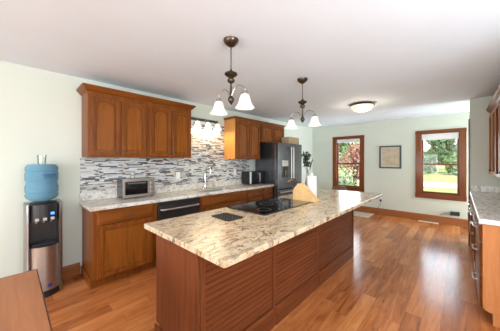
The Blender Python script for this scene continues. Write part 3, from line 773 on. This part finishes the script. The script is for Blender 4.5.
# vase with dried stems
vx, vy = 2.875, 1.575
bm = bmesh.new(); lathe(bm, [(.04, 0), (.05, .04), (.052, .12), (.035, .22), (.022, .30), (.026, .335), (.022, .335), (.018, .30), (.03, .22), (.046, .12), (.044, .04), (.03, .01)], (vx, vy, tz), 24)
tag(emit('vase', bm, 'greyvase', None, smooth=True, at=(vx, vy, tz)), 'slender grey vase behind the paper towel roll', 'vase')
t = thing('dried_bouquet', 'bunch of dark dried leafy stems in the grey vase', 'dried flowers', (vx, vy, tz + .05))
rv = Vector((math.sin(math.radians(43.12)), -math.cos(math.radians(43.12)), 0))
for i, (lean, top) in enumerate(((-.075, .60), (-.035, .62), (.005, .60), (.055, .47))):
    p0 = Vector((vx, vy, tz + .05)) + rv * (-.006 + .004 * i) + Vector((.003 * (i % 2), .003 * (i % 3), 0)); p1 = Vector((vx, vy, tz + .33)) + rv * (lean * .12) ; p2 = Vector((vx, vy, tz + top)) + rv * lean
    mt = 'brownleaf' if i == 3 else 'darkleaf'
    bm = bmesh.new(); tube(bm, curve_pts([p0, p1, (p1 + p2) / 2 + rv * lean * .15, p2], 5), .0035, 5)
    st_ = emit('stem', bm, mt, t)
    if i == 3: st_['label'] = 'single brown leaf on its stem'
    bm = bmesh.new(); rnd = random.Random(i)
    for k in range(34 if i < 3 else 3):
        q = p1.lerp(p2, rnd.uniform(.35, 1.0)) if i < 3 else p1.lerp(p2, .5 + .25 * k)
        d = Vector((rnd.uniform(-1, 1), rnd.uniform(-1, 1), rnd.uniform(-.2, 1))).normalized(); L = rnd.uniform(.035, .062) if i < 3 else .07
        if i == 3: d = (Vector((0, 0, 1)) + rv * .2).normalized()
        s = d.orthogonal().normalized() * L * .30; n_ = d.cross(s).normalized() * .0012
        mid_ = q + d * L * .5
        a = [bm.verts.new(x) for x in (q, mid_ + s + n_, q + d * L, mid_ - s + n_)]; b_ = [bm.verts.new(x) for x in (mid_ + s - n_ * 2, mid_ - s - n_ * 2)]
        bm.faces.new(a); bm.faces.new((a[0], a[3], b_[1])); bm.faces.new((a[3], a[2], b_[1])); bm.faces.new((a[0], b_[0], a[1])); bm.faces.new((a[1], b_[0], a[2])); bm.faces.new((a[0], b_[1], a[2], b_[0]))
    emit('leaves', bm, mt, st_)

# ------------------------------------------------------------------ water cooler, bottle, tumbler
cx = .250
t = thing('water_cooler', 'black and stainless floor water cooler by the wall', 'water cooler', (cx, 3.3, 0))
def front(hw, yb, y_side, bow, n=10):
    p = [(cx + hw, yb), (cx - hw, yb)]
    for i in range(n + 1):
        a = -1 + 2 * i / n; p.append((cx + hw * a, y_side - bow * (1 - a * a)))
    return p
bm = bmesh.new(); prism(bm, front(.120, 3.455, 3.215, .07), 'z', .0, .06); prism(bm, front(.112, 3.455, 3.215, .055), 'z', .0605, .535)
prism(bm, front(.112, 3.455, 3.345, 0), 'z', .5352, .79); prism(bm, front(.112, 3.455, 3.215, .055), 'z', .7902, .965)
emit('body', bm, 'blackpl', t)
bm = bmesh.new()
p = [(cx + .112 * (-1 + 2 * i / 12), 3.213 - .055 * (1 - (-1 + 2 * i / 12) ** 2)) for i in range(13)]; q = [(x, y - .006) for x, y in p]
prism(bm, q + p[::-1], 'z', .065, .525); emit('front_panel', bm, 'warmsteel', t, smooth=True)
for s in (-1, 1):
    bm = bmesh.new(); prism(bm, [(cx + s * .1125, 3.205), (cx + s * .1125, 3.45), (cx + s * .150, 3.44), (cx + s * .156, 3.32), (cx + s * .150, 3.24), (cx + s * .140, 3.195), (cx + s * .122, 3.184)], 'z', .02, .975)
    emit('side_panel', bm, 'darksteel', t, .004)
emit('drip_tray', B((cx - .097, cx + .097, 3.20, 3.34, .5355, .550)), 'blackpl', t, .004)
for k, x in enumerate((-.06, 0, .06)):
    bm = bmesh.new(); tube(bm, [(cx + x, 3.30, .789), (cx + x, 3.30, .755)], [.014, .010], 10); emit('tap', bm, 'steel', t, smooth=True)
    emit('dispense_button', B((cx + x - .016, cx + x + .016, 3.155, 3.17, .80, .83)), 'steel', t, .003)
emit('indicator_light', B((cx + .045, cx + .075, 3.160, 3.185, .855, .880)), 'led', t, .003)
emit('badge', B((cx + .02, cx + .055, 3.153, 3.158, .10, .13)), 'blueink', t, .002)
bm = bmesh.new(); lathe(bm, [(.115, 0), (.105, .012), (.06, .014), (.058, .006)], (cx, 3.315, .9655), 24); emit('bottle_collar', bm, 'blackpl', t, smooth=True)
t = thing('water_bottle', 'large blue water bottle upside down on the cooler', 'water bottle', (cx - .012, 3.315, .982))
bc = (cx - .012, 3.315, .982)
prof = [(.030, 0), (.06, .006), (.115, .03), (.135, .06), (.137, .085), (.130, .093), (.130, .10), (.137, .108), (.137, .175), (.129, .185), (.129, .225), (.137, .235), (.137, .315), (.130, .323), (.130, .33), (.136, .338), (.133, .375), (.115, .402), (.07, .408), (.002, .404)]
bm = bmesh.new(); lathe(bm, prof, bc, 36); emit('bottle_body', bm, 'bottle', t, smooth=True)
bm = bmesh.new()
for row, (w, n) in enumerate(((.013, 7), (.009, 5))):
    for k in range(n):
        a = math.radians(-88 + k * 7.5 + row * 3); r = .1378
        p = Vector((bc[0] + r * math.cos(a), bc[1] + r * math.sin(a), bc[2] + .292 - row * .026)); tt = Vector((-math.sin(a), math.cos(a), 0)); nn = Vector((math.cos(a), math.sin(a), 0))
        hh = .009 if (k * 3 + row) % 4 else .006
        ring_loft(bm, [[p + tt * sx * w * .45 + Vector((0, 0, sz * hh)) + nn * o_ for sx, sz in ((-1, -1), (1, -1), (1, 1), (-1, 1))] for o_ in (0, .0012)])
emit('printed_mark', bm, 'blueink', t)
bm = bmesh.new(); tc = (bc[0] - .002, bc[1], bc[2] + .4085)
lathe(bm, [(.034, 0), (.038, .06), (.040, .095), (.037, .095), (.035, .06), (.031, .006)], tc, 24)
tag(emit('tumbler', bm, 'tumbler', None, smooth=True, at=tc), 'clear tumbler standing on top of the blue water bottle', 'tumbler')

# ------------------------------------------------------------------ table in the near left corner
t = thing('dining_table', 'brown wooden table corner in the near left', 'table', (-.45, 1.35, 0))
bm = bmesh.new(); box(bm, -1.02, .112, .78, 1.928, .728, .75); emit('tabletop', bm, 'table', t, .003)
emit('edge_band', B((.1125, .1165, .78, 1.932, .727, .7495), (-1.02, .1165, 1.9285, 1.932, .727, .7495)), 'table_edge', t)
emit('apron', B((-.95, .05, .84, .86, .63, .7275), (-.95, .05, 1.85, 1.87, .63, .7275), (-.95, -.93, .86, 1.85, .63, .7275), (.03, .05, .86, 1.85, .63, .7275)), 'table', t)
for x in (-.925, .005):
    for y in (.90, 1.79): emit('leg', B((x - .03, x + .03, y - .03, y + .03, 0, .7275)), 'table', t, .004)

# ------------------------------------------------------------------ ceiling lamps
def pendant(x, y, label, proto=None):
    if proto: 
        o = dup(proto, (x, y, CZ), label)
    else:
        o = thing('pendant_lamp', label, 'pendant lamp', (x, y, CZ), 'island pendant lamps'); c = (x, y, 0)
        bm = bmesh.new(); lathe(bm, [(.001, 2.405), (.02, 2.408), (.045, 2.425), (.062, 2.445), (.066, CZ - .0005)], c, 28); emit('canopy', bm, 'bronze', o, smooth=True)
        bm = bmesh.new(); z = 2.41; k = 0
        while z > 2.215:
            a = PI / 2 * (k % 2); u = Vector((math.cos(a), math.sin(a), 0)); ring = []
            for i in range(13):
                q = 2 * PI * i / 12; ring.append(Vector((x, y, z - .012)) + u * .006 * math.cos(q) + Vector((0, 0, .014 * math.sin(q))))
            tube(bm, ring, .0022, 5); z -= .021; k += 1
        emit('chain', bm, 'bronze', o)
        bm = bmesh.new(); lathe(bm, [(.004, 1.905), (.008, 1.915), (.018, 1.925), (.027, 1.945), (.027, 1.96), (.016, 1.975), (.010, 1.985), (.0085, 2.06), (.0085, 2.085), (.013, 2.092), (.030, 2.105), (.032, 2.12), (.022, 2.135), (.022, 2.142), (.045, 2.155), (.057, 2.168), (.052, 2.178), (.03, 2.186), (.012, 2.20), (.005, 2.215)], c, 24); emit('column', bm, 'bronze', o, smooth=True)
        for s in (-1, 1):
            yy = y + s * .166
            bm = bmesh.new(); tube(bm, curve_pts([(x, y + s * .01, 1.985), (x, y + s * .045, 2.035), (x, y + s * .085, 2.055), (x, y + s * .13, 2.045), (x, yy, 2.015), (x, yy, 1.985)], 6), .0065, 8)
            a = emit('arm', bm, 'nickel', o, smooth=True)
            bm = bmesh.new(); lathe(bm, [(.010, 1.995), (.022, 1.988), (.030, 1.968), (.030, 1.958)], (x, yy, 0), 18); emit('socket_cup', bm, 'nickel', o, smooth=True)
            bm = bmesh.new(); lathe(bm, [(.026, 1.965), (.036, 1.953), (.044, 1.925), (.052, 1.895), (.066, 1.868), (.080, 1.853), (.077, 1.852), (.063, 1.868), (.048, 1.895), (.040, 1.925), (.032, 1.951), (.02, 1.962)], (x, yy, 0), 28); emit('shade', bm, 'shade', o, smooth='all')
    for s in (-1, 1): add_light('pendant_bulb', 'POINT', (x, y + s * .166, 1.885), 1.3, (1, .82, .58), radius=.03)
    return o
P1 = pendant(1.302, 1.443, 'bronze two-light pendant over the near end of the island')
pendant(2.548, 1.469, 'bronze two-light pendant over the far end of the island', P1)
t = thing('ceiling_light', 'round flush ceiling light with frosted bowl and bronze rim', 'ceiling light', (4.424, 1.321, CZ))
c = (4.424, 1.321, 0)
bm = bmesh.new(); lathe(bm, [(.17, CZ - .0005), (.175, CZ - .012), (.205, CZ - .022), (.208, CZ - .030), (.204, CZ - .036), (.19, CZ - .036)], c, 36); emit('rim', bm, 'bronze', t, smooth=True)
bm = bmesh.new(); lathe(bm, [(.192, CZ - .0365), (.184, CZ - .070), (.145, CZ - .112), (.09, CZ - .132), (.03, CZ - .14), (.001, CZ - .141)], c, 36); emit('glass_bowl', bm, 'bowl', t, smooth='all')
bm = bmesh.new(); lathe(bm, [(.012, CZ - .1412), (.012, CZ - .148), (.002, CZ - .155)], c, 12); emit('finial', bm, 'bronze', t, smooth=True)
add_light('ceiling_bulb', 'POINT', (4.424, 1.321, CZ - .24), 5.0, (1, .86, .66), radius=.08)

# ------------------------------------------------------------------ far wall things
t = thing('framed_picture', 'framed sepia print hanging between the two far windows', 'picture', (XF, 1.318, 1.22))
y0, y1, z0, z1, fw = 1.074, 1.563, 1.222, 1.805, .036; xa, xb = XF - .024, XF - .001
emit('frame', B((xa, xb, y0, y0 + fw, z0, z1), (xa, xb, y1 - fw, y1, z0, z1), (xa, xb, y0 + fw, y1 - fw, z0, z0 + fw), (xa, xb, y0 + fw, y1 - fw, z1 - fw, z1)), 'greenframe', t)
emit('mount', B((XF - .012, XF - .002, y0 + fw, y1 - fw, z0 + fw, z1 - fw)), 'matboard', t)
emit('print', B((XF - .0135, XF - .0121, y0 + fw + .035, y1 - fw - .035, z0 + fw + .035, z1 - fw - .035)), 'print', t)
t = thing('wall_outlet', 'white outlet low on the far wall beyond the island corner', 'outlet', (XF, 1.53, .40))
emit('cover_plate', B((XF - .006, XF - .0005, 1.495, 1.565, .345, .46)), 'white', t, .002)
emit('socket', B((XF - .008, XF - .0062, 1.513, 1.547, .41, .438)), 'white', t, .001)
t = thing('power_plug', 'black plug and cord in the low far wall outlet', 'plug', (XF, 1.53, .39))
emit('plug_body', B((XF - .05, XF - .0065, 1.508, 1.552, .355, .405)), 'blackpl', t, .004)
bm = bmesh.new(); tube(bm, curve_pts([(XF - .03, 1.53, .354), (XF - .035, 1.535, .28), (XF - .03, 1.58, .20), (XF - .03, 1.60, .10), (XF - .03, 1.62, .006)], 6), .0035, 6); emit('cord', bm, 'blackpl', t, smooth=True)
t = thing('power_adapter', 'black power adapter with short cord above the baseboard under the right window', 'adapter', (XF, .085, .27))
emit('adapter_body', B((XF - .062, XF - .0005, .010, .165, .222, .305)), 'blackpl', t, .012)
bm = bmesh.new(); tube(bm, curve_pts([(XF - .02, .166, .262), (XF - .02, .22, .255), (XF - .022, .28, .235), (XF - .022, .33, .20)], 6), .005, 6); emit('cord', bm, 'blackpl', t, smooth=True)
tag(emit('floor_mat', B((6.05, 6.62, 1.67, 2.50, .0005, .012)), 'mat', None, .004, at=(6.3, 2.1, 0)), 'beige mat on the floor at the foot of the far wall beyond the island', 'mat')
t = thing('floor_register', 'cream floor register along the baseboard under the right window', 'floor register', (6.60, .55, 0))
emit('flange', B((6.545, 6.66, .36, .725, .0005, .006)), 'register', t, .002)
for k in range(9): emit('louver', B((6.562, 6.643, .385 + .037 * k, .395 + .037 * k, .0062, .014)), 'register', t)

# chair by the left far window, mostly behind the island
t = thing('dining_chair', 'brown wooden chair with rounded back standing beyond the island', 'chair', (5.5, 2.17, 0))
cx_, cy_ = 5.50, 2.17
emit('seat', B((cx_ - .42, cx_ - .01, cy_ - .20, cy_ + .20, .43, .455)), 'chairwood', t, .01)
for x, y in ((cx_ - .40, cy_ - .17), (cx_ - .40, cy_ + .17)): emit('leg', B((x - .018, x + .018, y - .018, y + .018, 0, .4295)), 'chairwood', t, .003)
for s in (-1, 1):
    bm = bmesh.new(); tube(bm, [(cx_ + .02, cy_ + s * .17, 0), (cx_ + .008, cy_ + s * .17, .45), (cx_ + .03, cy_ + s * .16, .72)], .017, 8); emit('leg', bm, 'chairwood', t, smooth=True)
bm = bmesh.new(); poly = []
for i in range(13): a = PI * i / 12; poly.append((cy_ + .185 * math.cos(a), .715 + .095 * math.sin(a)))
prism(bm, poly + [(cy_ - .185, .66), (cy_ + .185, .66)], 'x', cx_ + .012, cx_ + .036); emit('backrest', bm, 'chairwood', t, .004)
for k in (-1, 0, 1):
    bm = bmesh.new(); tube(bm, [(cx_ + .0, cy_ + .09 * k, .455), (cx_ + .024, cy_ + .09 * k, .66)], .008, 6); emit('spindle', bm, 'chairwood', t, smooth=True)

# ------------------------------------------------------------------ right hand counter run
FR = -.145; FP = fmap(FR, 1)
def rcab(x0, x1, label, kind, end=False):
    t = thing('base_cabinet', label, 'cabinet', ((x0 + x1) / 2, -.45, 0), 'right base cabinets')
    bm = bmesh.new(); prism(bm, [(FR, .10), (FR, .870), (RY + .012, .870), (RY + .012, 0), (FR - .06, 0), (FR - .06, .10)], 'x', x0 + (.02 if end else 0), x1); emit('body', bm, 'cherry_v', t, .002)
    if end:
        bm = bmesh.new(); arc = [(FR - .06 + .06 * math.sin(a), .10 - .06 * 0 - .04 * math.cos(a) + .04) for a in [PI / 2 * i / 6 for i in range(7)]]
        prism(bm, [(RY + .012, 0), (RY + .012, .870), (FR + .002, .870), (FR + .002, .14)] + [(q[0], q[1]) for q in arc[::-1]] + [(FR - .06, 0)], 'x', x0, x0 + .0195); emit('end_panel', bm, 'endpanel', t)
    if kind == 'drawers':
        for v0, v1 in ((.703, .852), (.41, .69), (.115, .398)): drawer(FP, x0 + .03, x1 - .015, v0, v1, t, 'cherry_x', .16, 'steel')
    else:
        c = (x0 + x1) / 2
        drawer(FP, x0 + .02, c - .005, .703, .852, t, 'cherry_x', .14, 'steel'); drawer(FP, c + .005, x1 - .02, .703, .852, t, 'cherry_x', .14, 'steel')
        door(FP, x0 + .02, c - .005, .115, .69, t, handle=(.50, .64, c - .035)); door(FP, c + .005, x1 - .02, .115, .69, t, handle=(.50, .64, c + .035))
rcab(2.85, 3.60, 'three-drawer cherry cabinet with tan end panel at the near end of the right counter', 'drawers', True)
rcab(3.602, 4.45, 'cherry cabinet with two doors in the middle of the right counter', 'doors')
rcab(4.452, PX - .004, 'cherry cabinet with two doors against the short wall', 'doors')
t = thing('countertop', 'granite countertop in cool lit colour on the right hand cabinets', 'countertop', (4.05, -.42, .872), 'granite countertops')
emit('slab', B((2.82, PX - .001, RY + .002, -.115, .8715, .915)), 'granite_cool_lit', t, .006)
emit('upstand', B((2.82, PX - .001, RY + .002, RY + .024, .9155, 1.015), (PX - .024, PX - .001, RY + .025, -.13, .9155, 1.015)), 'granite_cool_lit', t, .003)
FG = -.36; FQ = fmap(FG, 1)
t = thing('wall_cabinet', 'tan wall cabinet with glass doors against the short wall', 'cabinet', (4.85, -.55, 1.21), 'right wall cabinets')
emit('body', B((4.40, 4.418, RY + .004, FG, 1.21, 2.165), (PX - .026, PX - .008, RY + .004, FG, 1.21, 2.165), (4.418, PX - .026, RY + .004, FG, 1.21, 1.23), (4.418, PX - .026, RY + .004, FG, 2.145, 2.165), (4.418, PX - .026, RY + .004, RY + .016, 1.23, 2.145)), 'endpanel', t)
for z in (1.56, 1.90): emit('shelf', B((4.419, PX - .027, RY + .02, FG - .03, z, z + .018)), 'endpanel', t)
door(FQ, 4.405, 4.844, 1.215, 2.15, t, glass=True, mv='endpanel', grip=(4.81, 1.28)); door(FQ, 4.850, PX - .012, 1.215, 2.15, t, glass=True, mv='endpanel', grip=(4.885, 1.28))
t = thing('wall_cabinet', 'brown wall cabinet with wooden doors at the right edge of the picture', 'cabinet', (3.98, -.55, 1.21), 'right wall cabinets')
emit('body', B((3.55, 4.397, RY + .004, FG, 1.21, 2.165)), 'cherry_v', t, .002)
door(FQ, 3.57, 3.968, 1.22, 2.15, t, grip=(3.93, 1.28)); door(FQ, 3.978, 4.378, 1.22, 2.15, t, grip=(4.01, 1.28))
crown(3.55, PX - .062, FG, RY + .004, [(.004, 2.1655), (.008, 2.175), (.022, 2.187), (.045, 2.225), (.052, 2.232), (.056, 2.252)], 'cherry crown along the right wall cabinets', s=1)

# ------------------------------------------------------------------ outside
struct(emit('ground', B((7.2, 120, -60, 80, -.62, -.5)), 'lawn'), 'sunlit lawn outside the windows')
struct(emit('driveway', B((21.0, 25.5, -60, 80, -.4995, -.485)), 'road'), 'pale gravel drive across the lawn')
def tree(name, x, y, h, r, m, label, cat, trunk=True, n=1500, leaf=.28, low=.25, seed=0):
    rnd = random.Random(seed); z0 = -.5
    t = thing(name, label, cat, (x, y, z0), 'trees and bushes outside')
    bm = bmesh.new()
    tube(bm, [(x, y, z0), (x + .05 * h * rnd.uniform(-1, 1), y + .03 * h, z0 + h * .45), (x, y, z0 + h * .85)], [.035 * h ** .8, .022 * h ** .8, .008 * h ** .8], 8)
    for k in range(6):
        a = rnd.uniform(0, 2 * PI); s = z0 + h * rnd.uniform(.25, .6)
        tube(bm, [(x, y, s), (x + r * .4 * math.cos(a), y + r * .4 * math.sin(a), s + h * .15), (x + r * .7 * math.cos(a), y + r * .7 * math.sin(a), s + h * .22)], [.012 * h ** .8, .008 * h ** .8, .003 * h ** .8], 6)
    emit('trunk', bm, 'bark', t)
    bm = bmesh.new()
    blobs = [(x + r * rnd.uniform(-.55, .55), y + r * rnd.uniform(-.55, .55), z0 + h * rnd.uniform(low + .15, .85), r * rnd.uniform(.35, .6)) for _ in range(11)]
    for i in range(n):
        bx, by, bz, br = blobs[i % len(blobs)]
        d = Vector((rnd.gauss(0, 1), rnd.gauss(0, 1), rnd.gauss(0, 1))).normalized() * br * rnd.uniform(.55, 1.05)
        p = Vector((bx, by, max(bz + d.z * 1.1, z0 + .05))) + Vector((d.x, d.y, 0))
        u = Vector((rnd.gauss(0, 1), rnd.gauss(0, 1), rnd.gauss(0, 1))).normalized(); w = u.orthogonal().normalized(); L = leaf * rnd.uniform(.6, 1.3)
        fold = u.cross(w) * L * .18
        vs = [bm.verts.new(q) for q in (p - u * L * .5, p + w * L * .32 + fold, p + u * L * .5, p - w * L * .32 + fold)]
        bm.faces.new((vs[0], vs[1], vs[2])); bm.faces.new((vs[0], vs[2], vs[3]))
    emit('foliage', bm, m, t, recalc=False)
    return t
# seen through the left far window
tree('maple_bush', 10.9, 3.50, 2.9, .75, 'leaf_red', 'dusky red bush outside the left far window', 'bush', n=800, leaf=.13, low=.25, seed=3)
tree('shrub', 9.2, 3.35, 1.7, .6, 'leaf_pale', 'low pale leafy shrub outside the left far window', 'shrub', n=700, leaf=.10, low=.0, seed=4)
tree('tree', 16.5, 6.6, 5.2, 1.7, 'leaf_mid', 'green tree behind the red bush outside', 'tree', n=1500, leaf=.24, low=.12, seed=5)
tree('tree', 24, 7.6, 6.0, 2.2, 'leaf_pale', 'pale tree far behind the red bush, right of the green tree', 'tree', n=1300, leaf=.3, low=.1, seed=6)
# seen through the right far window
for i, (x, y, h, r, m, lab) in enumerate((
        (44.2, 5.6, 9.1, 1.7, 'leaf_mid', 'mid green tree at the left of the right window view'),
        (44.2, 1.2, 7.3, 1.7, 'leaf_dark', 'dark green tree at the middle of the right window view'),
        (50.2, 3.2, 11.1, 1.8, 'leaf_mid', 'tall green tree behind the dark green tree in the right window view'),
        (50.2, -2.2, 9.8, 2.1, 'leaf_dark', 'dark green tree at the right of the right window view'),
        (39.8, 3.9, 3.4, 1.3, 'leaf_dark', 'low bush at the lawn edge, left of two in the right window'),
        (39.8, 0.4, 3.1, 1.3, 'leaf_mid', 'low bush at the lawn edge, right of two in the right window'),
        (57.9, 0.8, 14.3, 2.6, 'leaf_pale', 'pale tree at the back of the right window view'),
        (57.9, 8.1, 13.0, 2.6, 'leaf_mid', 'green tree at the back left of the right window view'))):
    tree('tree', x, y, h, r, m, lab, 'tree', n=1400, leaf=.46, low=.05, seed=20 + i)
